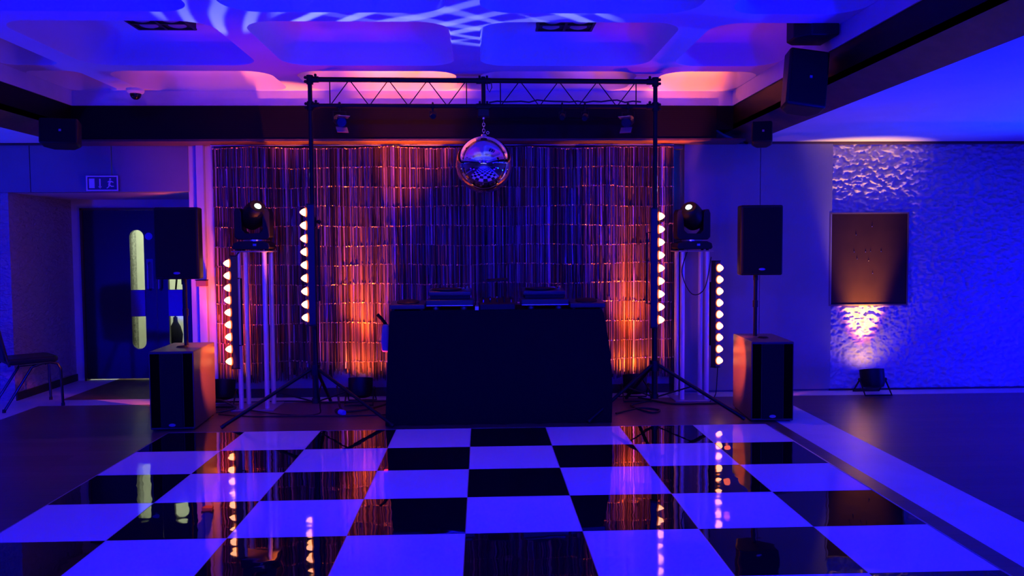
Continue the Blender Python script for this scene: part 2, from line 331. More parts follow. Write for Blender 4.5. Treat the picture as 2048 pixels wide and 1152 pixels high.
struct(oc.build('ceiling_outer', white_plaster, smooth=0))
def frame_poly(mb, prof):       # profile of (outset, z) swept along left, back and right sides
    rs = []
    for o_, z in prof: pass
    n = len(prof)
    for (px, py, kx, ky) in ((FX0, -5.28, -1, 0), (FX0, FY1, -1, 1), (FX1, FY1, 1, 1), (FX1, -5.28, 1, 0)):
        rs.append([(px + kx * o_[0 if kx < 0 else 1], py + ky * o_[2], z) for o_, z in prof])
    mb.rings(rs, True, True)
t = MB(); frame_poly(t, [((0, 0, 0), ZR + .004), ((0, 0, 0), 2.878), ((.02, .02, .02), 2.878), ((.02, .02, .02), ZR + .004)]); struct(t.build('trim_3', fascia_paint, smooth=0))
t = MB(); frame_poly(t, [((.012, .012, .012), 2.878), ((.012, .012, .012), 2.65), ((.05, .05, .05), 2.65), ((.05, .05, .05), 2.878)])
t.bb(FX0 - .02, 2.31, FY1 - .015, FY1 + .03, 2.56, 2.872); struct(t.build('trim_4', grille_timber, smooth=0))
t = MB()   # sloping timber soffit at the sides, flat one in front of the back wall
t.prism([(FX1 + .012, 2.65), (2.725, 2.55), (2.725, 2.64), (FX1 + .012, 2.70)], -5.28, WY, 'Y')
t.prism([(FX0 - .012, 2.65), (-4.05, 2.55), (-4.05, 2.64), (FX0 - .012, 2.70)], -5.28, WY, 'Y')
struct(t.build('trim_5', brown_timber, smooth=0))
t = MB(); t.bb(FX0 - .1, 2.6, FY1 - .02, WY, 2.535, 2.56); t.bb(2.72, 7, WY - .05, WY, 2.535, 2.564); t.bb(-7, -4.05, WY - .05, WY, 2.54, 2.564)
struct(t.build('trim_6', brown_timber, bevel=0.004))

# ------------------------------------------------------------------ recessed downlight boxes
def downlight(x, y, label):
    r = thing('recessed_downlight', label, 'ceiling light', (x, y, ZR + .26), 0, 'recessed four lamp downlights')
    MB().bb(-.22, .22, -.17, .17, -.05, 0.0).build('housing', black_metal, r)
    fr = MB()
    for a in (-.215, 0, .215): fr.bb(a - .01, a + .01, -.17, .17, -.062, -.05)
    for a in (-.165, 0, .165): fr.bb(-.22, .22, a - .01, a + .01, -.0615, -.05)
    fr.build('frame', black_plastic, r)
    for sx in (-1, 1):
        for sy in (-1, 1):
            MB().lathe((sx * .108, sy * .082, -.05), (sx * .108, sy * .082, -.058), [(0, .068), (1, .05)], 20).build('lamp', lamp_bowl, r)
    return r
downlight(-2.43, 6.36, 'black four lamp recessed light in the ceiling coffer left of the truss')
downlight(0.67, 6.36, 'black four lamp recessed light in the ceiling coffer right of the mirror ball')
# dome camera under the rib
r = thing('security_camera', 'white dome security camera under the ceiling rib at upper left', 'camera', (-3.24, 7.86, ZR))
MB().lathe((0, 0, 0), (0, 0, -.045), [(0, .075), (.5, .078), (.8, .07), (1, .055)], 24).build('housing', white_label, r)
MB().sphere((0, 0, -.045), .052, 20, 10, (1, 1, 1.1)).build('dome', mat('dark_dome', (.01, .01, .012), .08), r)

# ------------------------------------------------------------------ wall speakers on brackets
def ceiling_speaker(loc, rz, tilt, size, label, mount, lean=0.0, mat_=black_plastic):
    w2, d2, h2 = size
    r = thing('wall_speaker', label, 'speaker', loc, rz)
    b_ = MB(); pts = [(-w2 / 2, -d2 / 2), (w2 / 2, -d2 / 2), (w2 / 2, d2 * .1), (w2 * .28, d2 / 2), (-w2 * .28, d2 / 2), (-w2 / 2, d2 * .1)]
    b_.prism(pts, -h2 / 2, h2 / 2, 'Z'); b_.xf(Matrix.Rotation(lean, 4, 'Y') @ Matrix.Rotation(tilt, 4, 'X')); b_.build('cabinet', mat_, r, bevel=.018)
    g = MB(); g.box((0, -d2 / 2 - .004, 0), (w2 * .9, .01, h2 * .92)); g.xf(Matrix.Rotation(lean, 4, 'Y') @ Matrix.Rotation(tilt, 4, 'X')); gr = g.build('grille', grille_cloth, r, bevel=.004)
    k = MB(); k.box((w2 * .05, -d2 / 2 - .011, 0), (.018, .006, .018)); k.xf(Matrix.Rotation(lean, 4, 'Y') @ Matrix.Rotation(tilt, 4, 'X')); k.build('badge', grey_label, gr)
    k = MB(); k.tube([(0, d2 * .3, 0), (0, d2 * .6, .03), mount], .016); k.build('bracket', black_metal, r)
    return r
ceiling_speaker((2.285, 5.72, 2.655), -.05, math.radians(-12), (.28, .2, .42), 'large black wall speaker hanging at the right ceiling edge', (.15, .2, .12), math.radians(8))
ceiling_speaker((2.42, 6.95, 2.46), -.3, math.radians(-14), (.17, .16, .19), 'small black speaker under the timber soffit, behind the large hanging speaker', (.06, .16, .1))
ceiling_speaker((-3.58, 7.15, 2.50), .25, math.radians(-8), (.3, .24, .22), 'black box speaker at the upper left corner under the dark beam', (-.12, .3, .12))
r = thing('projector', 'black box mounted in the ceiling coffer above the large hanging speaker', 'projector', (2.315, 5.68, ZR + .26))
b_ = MB(); b_.prism([(-.14, -.06), (-.05, -.15), (.14, -.15), (.14, .15), (-.08, .15), (-.14, .08)], -.34, -.04, 'Z'); b_.build('housing', black_plastic, r, bevel=.01)
MB().cyl((0, 0, -.05), (0, 0, 0), .04).build('mount', black_metal, r)
MB().lathe((.03, -.15, -.2), (.03, -.17, -.2), [(0, .035), (1, .03)], 18).build('lens', lamp_dark, r)

# ------------------------------------------------------------------ doors
def door(idx, x0, mirror_):
    wd = .805; root = thing('door', 'x', 'door', (x0, 9.5, 0)); del root['label']; del root['category']; root.name = 'door_%d' % idx; root['kind'] = 'structure'
    def X(a, b): return (wd - b, wd - a) if mirror_ else (a, b)
    a, b = X(.515, .675)
    # leaf built around two rounded vision openings split by a push plate
    L = MB(); y0, y1 = 0, .045
    L.bb(0, a, y0, y1, .018, 1.96); L.bb(b, wd, y0, y1, .018, 1.96); L.bb(a, b, y0, y1, .018, .36); L.bb(a, b, y0, y1, 1.735, 1.96); L.bb(a, b, y0 - .004, y1, .738, 1.044)
    rr = (b - a) / 2; cxm = (a + b) / 2
    for sgn, zc, in ((1, 1.735 - rr), (-1, .36 + rr)):
        for sd in (-1, 1):
            pts = [(cxm + sd * rr, zc), (cxm + sd * rr, zc + sgn * rr), (cxm, zc + sgn * rr)] + [(cxm + sd * rr * math.cos(q), zc + sgn * rr * math.sin(q)) for q in [PI / 2 * k / 8 for k in range(7, 0, -1)]]
            L.prism(pts, y0, y1, 'Y')
    lf = L.build('leaf', door_paint, root, smooth=0)
    MB().bb(a, b, .02, .026, .36, 1.735).build('vision_glass', glass, root, smooth=0)
    a2, b2 = X(.50, .69); MB().bb(a2 + .015, b2 - .015, -.008, 0, .74, 1.04).build('push_plate', mat('push_plate', (.16, .13, .16), .35, .3), root)
    hx = X(.735, .76); MB().tube([(hx[0], -.005, 1.04), (hx[0], -.05, 1.06), (hx[0], -.05, 1.34), (hx[0], -.005, 1.36)], .011).build('handle', mat('door_furniture', (.25, .22, .3), .4, .6), root)
    return root
d1 = door(1, -4.55, False); d2 = door(2, -3.74, True)
MB().lathe((.735, -.002, 1.66), (.735, -.006, 1.66), [(0, .042), (1, .042)], 24).build('round_sign', mat('blue_sign', (.1, .16, .6), .4), d1)
MB().bb(.70, .775, -.004, 0, 1.06, 1.40).build('notice', mat('notice', (.13, .12, .3), .5), d1, smooth=0)
r = MB(); r.bb(-4.575, -4.551, 9.47, 9.56, 0, 1.985); r.bb(-4.575, -2.91, 9.47, 9.56, 1.962, 1.985); struct(r.build('trim_7', brown_timber, smooth=0))
# exit sign on the panels above the niche
r = thing('exit_sign', 'rectangular emergency exit sign with running man, above the doors', 'sign', (-3.735, 8.235, 2.09))
MB().bb(-.155, .155, -.022, 0, 0, .15).build('housing', mat('sign_green', (.05, .08, .12), .5), r, bevel=.003)
b_ = MB()
b_.bb(-.155, .155, -.028, -.022, 0, .012); b_.bb(-.155, .155, -.028, -.022, .138, .15); b_.bb(-.155, -.143, -.028, -.022, .012, .138); b_.bb(.143, .155, -.028, -.022, .012, .138)
b_.build('frame', white_label, r, smooth=0)
b_ = MB(); b_.bb(-.128, -.075, -.0245, -.022, .028, .122); b_.bb(-.028, -.016, -.0245, -.022, .03, .12)
b_.prism([(-.04, .045), (-.022, .022), (-.004, .045)], -.0245, -.022); b_.build('door_and_arrow_symbol', white_label, r, smooth=0)
b_ = MB(); b_.lathe((.078, -.0215, .116), (.078, -.0245, .116), [(0, .009), (1, .009)], 12)
for q in ([(.07, .104), (.088, .1), (.075, .062), (.058, .066)], [(.088, .1), (.11, .088), (.107, .08), (.084, .088)], [(.07, .104), (.05, .09), (.054, .083), (.072, .092)],
          [(.075, .064), (.09, .05), (.112, .05), (.112, .042), (.086, .04), (.066, .058)], [(.058, .068), (.06, .045), (.04, .03), (.045, .024), (.07, .042), (.072, .062)]):
    b_.prism(q, -.0245, -.022)
b_.build('running_man_symbol', white_label, r, smooth=0)
r = thing('wall_bracket', 'small bracket box on the narrow lavender pilaster left of the curtain', 'bracket', (-2.775, WY - .06, 1.17))
MB().bb(-.05, .05, -.07, 0, -.03, .03).build('box', mat('bracket_paint', (.3, .12, .1), .5), r, bevel=.004); MB().bb(-.055, .055, -.075, -.004, .03, .037).build('lid', black_metal, r)

r = thing('corridor_bag', 'dark bulging bag in the lit corridor, seen through the lower window of the right door', 'bag', (-3.80, 10.2, .27))
MB().lathe((0, 0, 0), (0, 0, .4), [(0, .04), (.1, .07), (.45, .085), (.7, .06), (.85, .028), (1, .024)], 20).build('pouch', cloth_black, r)
MB().tube([(0, 0, .4), (.01, 0, .7), (.03, .02, .95)], .012).build('strap', cloth_black, r)
MB().cyl((0, 0, -.27), (0, 0, 0), .03).build('stand', black_metal, r)
# ------------------------------------------------------------------ framed board on the rough wall
r = thing('picture', 'large dark reddish framed board hanging on the rough blue wall at right', 'picture', (3.99, WY - .034, 1.36))
MB().bb(-.40, .40, -.012, 0, -.465, .465).build('panel', board_mat, r, bevel=.002)
b_ = MB(); b_.bb(-.415, -.40, -.018, 0, -.48, .48); b_.bb(.40, .415, -.018, 0, -.48, .48); b_.bb(-.40, .40, -.018, 0, .465, .48); b_.bb(-.40, .40, -.018, 0, -.48, -.465)
b_.build('frame', mat('frame_wood', (.12, .08, .07), .4), r)
for px, pz in ((3.836, 1.435), (3.868, 1.363), (3.955, 1.434), (4.007, 1.439), (4.117, 1.438), (3.988, 1.342), (4.032, 1.213), (3.854, 1.609), (4.019, 1.695)):
    MB().sphere((px - 3.99, -.014, pz - 1.36), .0045, 8, 6).build('pin', chrome, r)

# ------------------------------------------------------------------ dance floor
r = thing('dance_floor', 'black and white chequered glossy dance floor in front of the booth', 'dance floor', (0, 0, 0))
T = .61; X0, Y0 = -2.534, 6.5826; NR = 10; s_ = MB(); g = .0022
for i in range(8):
    for j in range(NR):
        s_.cur = 0 if (i + j) % 2 == 0 else 1
        s_.bb(X0 + i * T + g, X0 + (i + 1) * T - g, Y0 - (j + 1) * T + g, Y0 - j * T - g, .002, .03)
s_.build('panels', [tile_black, tile_white], r, smooth=0)
s_ = MB(); XE = X0 + 8 * T; YE = Y0 - NR * T
for i in range(9): s_.bb(X0 + i * T - g, X0 + i * T + g, YE, Y0, .002, .0296)
for j in range(NR + 1): s_.bb(X0, XE, Y0 - j * T - g, Y0 - j * T + g, .002, .0294)
s_.build('joints', mat('joint_metal', (.35, .35, .38), .35, .9), r, smooth=0)
edge = mat('edge_metal', (.62, .56, .66), .3, .75, bump=.6, bscale=7)
rw = .055
MB().prism([(XE, .031), (XE + rw, .003), (XE + rw, 0), (XE, 0)], YE, Y0, 'Y').build('edge_ramp', edge, r, smooth=0)
MB().prism([(X0, .031), (X0 - rw, .003), (X0 - rw, 0), (X0, 0)], YE, Y0, 'Y').build('edge_ramp', edge, r, smooth=0)
MB().prism([(Y0, .031), (Y0 + .02, .003), (Y0 + .02, 0), (Y0, 0)], X0, XE, 'X').build('edge_ramp', edge, r, smooth=0)
MB().prism([(YE, .031), (YE - rw, .003), (YE - rw, 0), (YE, 0)], X0, XE, 'X').build('edge_ramp', edge, r, smooth=0)

# ------------------------------------------------------------------ tinsel curtain
random.seed(3)
CX0, CX1, CZ0, CZ1, CY = -2.64, 1.935, .19, 2.50, 8.14
c = MB(); tints = []
def quad(p, tint): c.add(p, [(0, 1, 2, 3)]); tints.append(tint)
ntier = 12; th = (CZ1 - CZ0) / ntier; ncol = 560; cw = (CX1 - CX0) / ncol
clump = [random.random() for _ in range(80)]
for layer in range(2):
    for i in range(ncol):
        x = CX0 + (i + .5) * cw + random.uniform(-.3, .3) * cw
        ph = random.uniform(-1, 1); colt = random.random() ** 2.1; wdt = random.uniform(.3, 1.0)
        fold = .03 * math.sin(x * 9 + layer) + .015 * math.sin(x * 23)
        end = CZ0 + random.uniform(-.03, .12) + .05 * math.sin(x * 3)
        for k in range(ntier):
            z1 = CZ1 - k * th + .008 * math.sin(x * 5 + k); z0 = z1 - th - .012
            if z0 < end: z0 = end
            if z1 - z0 < .01: continue
            yaw = random.gauss(0, .07) + ph * .8; tilt = random.gauss(0, .012)
            hw2 = cw * wdt * (1.15 if layer else .9)
            y = CY + layer * .025 + fold + random.uniform(-.008, .008)
            xa = x + random.uniform(-.12, .12) * cw; ca, sa = math.cos(yaw) * hw2, math.sin(yaw) * hw2
            yb = y + random.gauss(0, .006); xb = xa + random.gauss(0, .0015)
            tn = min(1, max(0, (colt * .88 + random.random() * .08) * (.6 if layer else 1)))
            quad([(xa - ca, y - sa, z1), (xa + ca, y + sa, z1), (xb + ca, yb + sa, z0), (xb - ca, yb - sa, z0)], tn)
            if layer == 0 and random.random() < .7:      # puckered welded seam: little crumples of foil
                zz = z1 - .004 + random.uniform(-.004, .004); a = random.uniform(-1.1, 1.1); hh = random.uniform(.0015, .005); dy = random.uniform(-.012, .012)
                quad([(xa - cw * .5, y - .014, zz + hh), (xa + cw * .5, y - .014 + .3 * dy, zz + hh + random.uniform(-.003, .003)), (xa + cw * .5, y - .014 + dy, zz - hh), (xa - cw * .5, y - .014 + dy * .7, zz - hh)], random.uniform(.6, 1))
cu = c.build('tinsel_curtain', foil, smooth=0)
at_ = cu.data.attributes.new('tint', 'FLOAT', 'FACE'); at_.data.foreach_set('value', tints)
tag(cu, 'wide shimmering foil tinsel curtain hanging behind the black booth', 'curtain', None, 'stuff')
rl = MB(); rl.tube([(CX0 - .01, CY + .01, CZ1 + .028), (CX1 + .01, CY + .01, CZ1 + .028)], .008); tag(rl.build('curtain_rail', aluminium), 'thin rail carrying the tinsel curtain under the beam', 'rail')

# ------------------------------------------------------------------ booth table with gear
r = thing('booth_table', 'black cloth covered booth table in the centre under the mirror ball', 'table', (0.135, 6.9, 0))
cl = MB(); rings = []; NX = 40
def outline(z):
    t = max(0, 1 - z / .975); t2 = t ** .7; xa = -.905 - .055 * t2; xb = .895 + .075 * t2 + (.03 * math.sin(t * PI)); ya = -.02 - .02 * t; yb = .62
    pts = []
    for k in range(NX + 1):
        x = xa + (xb - xa) * k / NX; pts.append((x, ya - t * .012 * math.sin(x * 19 + 1) - t * .008 * math.sin(x * 41), z))
    for k in range(1, 11): pts.append((xb + t * .012 * math.sin(k * 2.1), ya + (yb - ya) * k / 10, z))
    for k in range(1, 21): pts.append((xb - (xb - xa) * k / 20, yb + t * .01 * math.sin(k * 1.7), z))
    for k in range(1, 10): pts.append((xa - t * .012 * math.sin(k * 1.9), yb - (yb - ya) * k / 10, z))
    return pts
cl.rings([outline(z) for z in (.004, .1, .25, .45, .65, .85, .95, .972)] + [[(p[0] * .995, p[1] * .99, .976) for p in outline(.976)]], False, True)
cl.build('cloth_cover', cloth_black, r, smooth=50)
tt = MB(); tt.bb(-.89, .88, 0, .6, .93, .965); tt.build('table_top', black_metal, r)
for sx in (-.86, .85):
    for sy in (.03, .57): MB().cyl((sx, sy, 0), (sx, sy, .93), .018).build('leg', black_metal, r)
ZT = .977
def deck(x, y, rz, label):
    r = thing('turntable', label, 'turntable', (x, y, ZT), rz, 'turntables on the booth')
    MB().bb(-.205, .205, -.15, .15, .03, .085).build('plinth', mat('deck_black', (.03, .03, .04), .3), r, bevel=.01)
    for sx in (-.12, .12):
        for sy in (-.11, .11): MB().lathe((sx, sy, 0), (sx, sy, .03), [(0, .028), (.5, .03), (1, .022)], 18).build('foot', aluminium, r)
    MB().bb(-.2, .2, -.153, -.148, .034, .04).build('trim_strip', aluminium, r)
    st = MB(); st.bb(-.17, .17, -.06, .18, .085, .118); st.build('stand', black_metal, r, bevel=.004)
    up = MB(); up.box((0, .05, .142), (.37, .26, .04), rx=math.radians(4)); up.build('upper_deck', mat('deck_navy', (.035, .035, .06), .28), r, bevel=.012)
    MB().lathe((-.03, .05, .163), (-.03, .05, .175), [(0, .13), (.7, .13), (1, .125)], 40).build('platter', black_plastic, r)
    ar = MB(); ar.cyl((.14, .12, .16), (.14, .12, .19), .018); ar.tube([(.14, .14, .192), (.135, .03, .19), (.10, -.02, .18)], .004); ar.build('tonearm', chrome, r)
    MB().bb(-.13, .13, .165, .172, .166, .174).build('rear_strip', aluminium, r)
    return r
dk = deck(-.272, 7.08, 0, 'raised black turntable on the booth, left of the mixer')
dup(dk, (.545, 7.08, ZT), 0, 'raised black turntable on the booth, right of the mixer')
def player(x, y, rz, label):
    r = thing('media_player', label, 'media player', (x, y, ZT), rz, 'flat players at the booth ends')
    b_ = MB(); b_.prism([(-.15, .01), (.12, .01), (.12, .07), (-.15, .05)], -.15, .15, 'X'); b_.build('body', mat('player_black', (.03, .03, .045), .3), r, bevel=.008)
    MB().lathe((0, -.03, .058), (0, -.032, .074), [(0, .095), (.8, .095), (1, .088)], 36).build('jog_wheel', black_plastic, r)
    MB().bb(-.07, .07, .07, .118, .066, .074).build('screen', lamp_dark, r)
    for sx in (-.12, .12): MB().cyl((sx, -.12, 0), (sx, -.12, .012), .015).build('foot', rubber, r)
    return r
pl_ = player(-.632, 7.04, 0, 'flat black media player at the left end of the booth')
dup(pl_, (.908, 7.04, ZT), 0, 'flat black media player at the right end of the booth')
r = thing('mixer', 'black mixer with small knobs between the two raised turntables', 'mixer', (.135, 7.05, ZT))
b_ = MB(); b_.prism([(-.17, .0), (.15, .0), (.15, .085), (-.17, .05)], -.15, .15, 'X'); b_.build('body', black_plastic, r, bevel=.005)
for i in range(5):
    for j in range(3):
        x = -.12 + i * .06; y = -.08 + j * .08; z = .05 + (y + .17) * .035 / .32
        MB().lathe((x, y, z), (x, y, z + .022), [(0, .011), (1, .008)], 10).build('knob', chrome if (i * 3 + j) % 4 == 0 else black_metal, r)
MB().bb(-.19, -.16, -.17, .02, 0, .03).build('side_cheek', aluminium, r)
r = thing('laptop_stand', 'thin black laptop on a slim stand behind the mixer', 'laptop stand', (.14, 7.34, ZT))
b_ = MB(); b_.bb(-.07, .07, -.05, .05, 0, .006); b_.tube([(0, .03, .003), (0, .05, .12), (0, .0, .225)], .006); b_.build('stand', black_metal, r)
MB().box((0, -.02, .236), (.19, .16, .012), rx=math.radians(4), ry=math.radians(-3)).build('laptop', black_plastic, r)
# light blue bag and strap hung at the left rear corner of the table
r = thing('hanging_bag', 'small pale blue bag on a dark strap, hanging behind the left edge of the booth', 'bag', (-.885, 7.36, .57))
b_ = MB(); b_.prism([(-.02, 0), (.045, 0), (.05, .1), (.045, .25), (-.01, .25), (-.025, .1)], -.04, .04, 'Y'); b_.build('pouch', mat('pale_fabric', (.3, .3, .38), .7), r, bevel=.02)
b_ = MB(); b_.tube([(-.06, 0, .34), (-.02, .0, .3), (.04, 0, .22), (.07, 0, .27)], .016); b_.build('strap', cloth_black, r)

# ------------------------------------------------------------------ speakers and subwoofers
def sub(loc, rz, h, label):
    r = thing('subwoofer', label, 'subwoofer', loc, rz, 'tall black subwoofers beside the booth')
    wd, dp = .36, .65
    b_ = MB(); b_.bb(-wd / 2, wd / 2, 0.0, dp, .012, h); cab = b_.build('cabinet', speaker_wood, r, bevel=.008)
    MB().bb(-wd / 2 + .01, -wd / 2 + .085, -.003, .001, .03, h - .02).build('port', mat('port_black', (.002, .002, .002), .9, spec=0.0), r)
    MB().bb(wd / 2 - .085, wd / 2 - .01, -.003, .001, .03, h - .02).build('port', MATS['port_black'], r)
    MB().bb(-wd / 2 + .09, wd / 2 - .09, -.014, .001, .03, h - .02).build('grille', grille_cloth, r, bevel=.004)
    MB().lathe((0, -.014, .055), (0, -.018, .055), [(0, .022), (1, .02)], 20).xf(Matrix.Diagonal((1.3, 1, .6, 1)) @ Matrix.Translation((0, 0, .03))).build('badge', grey_label, r)
    for sx in (-.15, .15):
        for sy in (.05, .6): MB().cyl((sx, sy, 0), (sx, sy, .014), .018).build('foot', rubber, r)
    MB().lathe((0, .3, h), (0, .3, h + .012), [(0, .05), (1, .035)], 20).build('pole_socket', black_metal, r)
    return r
sL = sub((-2.575, 6.79, 0), math.radians(3.2), .665, 'tall black subwoofer at left, its right side lit orange')
sR = sub((2.475, 6.79, 0), math.radians(-4.0), .69, 'tall black subwoofer at right, its left side lit orange')
def speaker(loc, rz, label):
    r = thing('loudspeaker', label, 'loudspeaker', loc, rz, 'black loudspeakers on poles'); h = .61
    b_ = MB(); poly = [(-.185, 0), (.185, 0), (.18, .12), (.11, .33), (-.11, .33), (-.18, .12)]
    b_.prism(poly, 0, h, 'Z'); b_.build('cabinet', black_plastic, r, bevel=.016)
    MB().bb(-.17, .17, -.012, .004, .018, h - .02).build('grille', grille_cloth, r, bevel=.006)
    MB().lathe((0, -.012, .05), (0, -.016, .05), [(0, .024), (1, .02)], 20).xf(Matrix.Translation((0, 0, .03)) @ Matrix.Diagonal((1.2, 1, .45, 1))).build('badge', grey_label, r)
    MB().cyl((0, .17, 0), (0, .17, -.05), .022).build('pole_cup', black_metal, r)
    return r
speaker((-2.575, 6.98, 1.255), math.radians(2), 'black loudspeaker on the pole above the left subwoofer')
speaker((2.44, 6.98, 1.25), math.radians(-2), 'black loudspeaker on the pole above the right subwoofer')
def pole(x, y, z0, z1, label):
    r = thing('speaker_pole', label, 'pole', (x, y, z0), 0, 'speaker poles')
    MB().cyl((0, 0, 0), (0, 0, (z1 - z0)), .0175).build('tube', black_metal, r)
    b_ = MB(); b_.cyl((0, 0, .26), (0, 0, .32), .024); b_.build('collar', black_plastic, r)
    return r
pole(-2.575, 7.15, .672, 1.21, 'black pole between the left subwoofer and its loudspeaker')
pole(2.445, 7.15, .70, 1.205, 'black pole between the right subwoofer and its loudspeaker')

# ------------------------------------------------------------------ light towers with moving heads
def tower(loc, rz, h, label):
    r = thing('lighting_tower', label, 'tower', loc, rz, 'four tube towers carrying the moving heads')
    for sx in (-.12, .12):
        for sy in (-.12, .12): MB().cyl((sx, sy, .012), (sx, sy, h - .012), .022).build('tube', tower_tube, r)
    MB().bb(-.2, .2, -.2, .2, 0, .012).build('base_plate', mat('tower_plate', (.3, .29, .34), .35, .4), r, bevel=.003)
    MB().bb(-.17, .17, -.17, .17, h - .012, h).build('top_plate', MATS['tower_plate'], r, bevel=.003)
    return r
tower((-2.14, 7.77, 0), 0, 1.49, 'four tube tower behind the left subwoofer')
tower((2.07, 7.92, 0), 0, 1.465, 'four tube tower behind the right tripod')
def moving_head(loc, rz, pan, label):
    r = thing('moving_head', label, 'moving head light', loc, rz, 'moving head lights')
    b_ = MB(); b_.prism([(-.16, 0.012), (.16, 0.012), (.175, .03), (.165, .07), (.12, .09), (-.12, .09), (-.165, .07), (-.175, .03)], -.12, .12, 'Y'); b_.build('base', black_plastic, r, bevel=.006)
    for sx in (-.13, .13):
        for sy in (-.09, .09): MB().cyl((sx, sy, 0), (sx, sy, .014), .014, n=10).build('foot', rubber, r)
    MB().lathe((0, 0, .088), (0, 0, .105), [(0, .1), (1, .1)], 28).build('pan_ring', aluminium, r)

    yk = MB(); out = [(-.165, .13), (-.14, .105), (.14, .105), (.165, .13), (.165, .36), (.15, .40), (.115, .40), (.095, .36), (.095, .2), (.06, .165), (-.06, .165), (-.095, .2), (-.095, .36), (-.115, .40), (-.15, .40), (-.165, .36)]
    n = len(out); V = [(a, -.075, b) for a, b in out] + [(a, .075, b) for a, b in out]; F = [(i, (i + 1) % n, n + (i + 1) % n, n + i) for i in range(n)]
    for o_ in (0, n):
        for q in ((0, 1, 10, 11), (1, 2, 9, 10), (2, 3, 8, 9), (3, 4, 7, 8), (4, 5, 6, 7), (0, 11, 12, 15), (12, 13, 14, 15)): F.append(tuple(o_ + k for k in q))
    yk.add(V, F); yk.build('yoke', black_plastic, r, bevel=.008)
    hd = MB(); c0 = Vector((0, 0, .335)); d = Vector((math.sin(pan) * .8, -.55, .55)).normalized()
    hd.lathe(c0 - d * .13, c0 + d * .13, [(0, .05), (.06, .085), (.3, .11), (.6, .112), (.85, .095), (.97, .08), (1, .07)], 28); hd.build('head', black_plastic, r)
    MB().lathe(c0 + d * .131, c0 + d * .139, [(0, .033), (.6, .03), (1, .018)], 20).build('lens', cool_lens, r)
    MB().bb(.02, .05, -.126, -.119, .045, .065).build('display', mat('display', (.1, .2, .7), .2), r)
    return r
moving_head((-2.14, 7.77, 1.49), 0, .55, 'black moving head light on the left tower, tilted up to the right')
moving_head((2.07, 7.92, 1.465), 0, -.45, 'black moving head light on the right tower, tilted up to the left')

# ------------------------------------------------------------------ LED batten bars: nine hot lamps each
def led_bar(loc, rz, label, power=6.0, spread=120, beam=None):
    r = thing('led_bar', label, 'light bar', loc, rz, 'upright bars of nine amber lamps')
    n = 9; sp = .1127; L = n * sp + .02
    b_ = MB(); b_.bb(-.036, .036, .0, .06, 0, L); b_.build('housing', batten_housing, r, bevel=.006)
    for z in (-.006, L): MB().bb(-.036, .036, -.004, .064, z, z + .006).build('end_cap', black_plastic, r)
    MB().tube([(0, .06, L * .2), (0, .095, L * .2), (0, .095, L * .8), (0, .06, L * .8)], .008).build('bracket', black_metal, r)
    for i in range(n):
        z = .01 + sp * (i + .5)
        rg = MB().lathe((0, 0, z), (0, -.012, z), [(0, .036), (1, .042), (1, .036), (.4, .02)], 24, False).build('lamp', ring_mat, r)
        MB().lathe((0, -.002, z), (0, -.058, z), [(0, .031), (.2, .033), (.45, .030), (.7, .022), (.9, .012), (1, .004)], 24).build('lens', lens_mat, rg)
    for i, k in enumerate((1, 4, 7)):
        l = spot('bar_lamp', (0, -.12, .01 + sp * (k + .5)), (0, -1.05, .01 + sp * (k + .5)), power, (1.0, 0.13, 0.01), spread, .8, .03, parent=r)
    if beam:        # the lowest lamps throw a tight beam onto the subwoofer's side
        for k in (0, 1):
            p = Vector((0, -.12, .01 + sp * (k + .5))); q = Matrix.Rotation(-rz, 3, 'Z') @ (Vector(beam) - Vector(loc))
            spot('bar_lamp', p, q, 190, (1.0, .10, .004), 36, .6, .012, parent=r)
    return r
A = math.radians
bar_z = [(-1.486, 7.02, .85), (1.538, 7.02, .80), (-2.30, 7.53, .41), (2.30, 7.80, .325)]
led_bar(bar_z[0], A(-72), 'upright amber lamp bar on the left tripod pole of the truss', 6, 110, (-2.42, 7.26, .47))
led_bar(bar_z[1], A(72), 'upright amber lamp bar on the right tripod pole of the truss', 6, 110, (2.31, 7.2, .48))
led_bar(bar_z[2], A(-62), 'lower upright amber lamp bar fixed beside the left tower', .4, 150)
led_bar(bar_z[3], A(36), 'lower upright amber lamp bar fixed beside the right tower', 1.0)

# ------------------------------------------------------------------ goal post: tripods, truss
def tripod(loc, feet, ztop, label):
    r = thing('tripod_stand', label, 'stand', loc, 0, 'tall black tripods holding the truss')
    MB().cyl((0, 0, .15), (0, 0, 1.75), .026).build('lower_tube', black_metal, r)
    MB().cyl((0, 0, 1.7), (0, 0, ztop), .0195).build('upper_tube', black_metal, r)
    b_ = MB(); b_.cyl((0, 0, .40), (0, 0, .49), .042); b_.cyl((0, 0, .43), (.06, -.03, .43), .012); b_.build('collar', black_plastic, r)
    b_ = MB(); b_.cyl((0, 0, 1.70), (0, 0, 1.78), .036); b_.cyl((0, 0, 1.74), (.055, -.02, 1.74), .011); b_.sphere((.06, -.02, 1.74), .02, 12, 8); b_.build('lock_collar', black_plastic, r)
    b_ = MB(); b_.cyl((0, 0, .15), (0, 0, .19), .034); b_.build('lower_collar', black_plastic, r)
    for fx, fy in feet:
        a = Vector((fx, fy, 0)).normalized() * .035
        lg = MB(); lg.tube([(a.x, a.y, .45), (fx, fy, .03)], .016); l_ = lg.build('leg', black_metal, r)
        MB().tube([Vector((fx * .985, fy * .985, .034)), Vector((fx * 1.02, fy * 1.02, .018))], .017).build('rubber_foot', rubber, l_)
        MB().tube([(a.x, a.y, .17), (fx * .42, fy * .42, .45 - .42 * .42)], .007).build('brace', black_metal, r)
    return r
tripod((-1.465, 7.15, 0), [(-.705, -.345), (.705, -.37), (-.02, .78)], 2.985, 'left black tripod stand with splayed legs holding the truss')
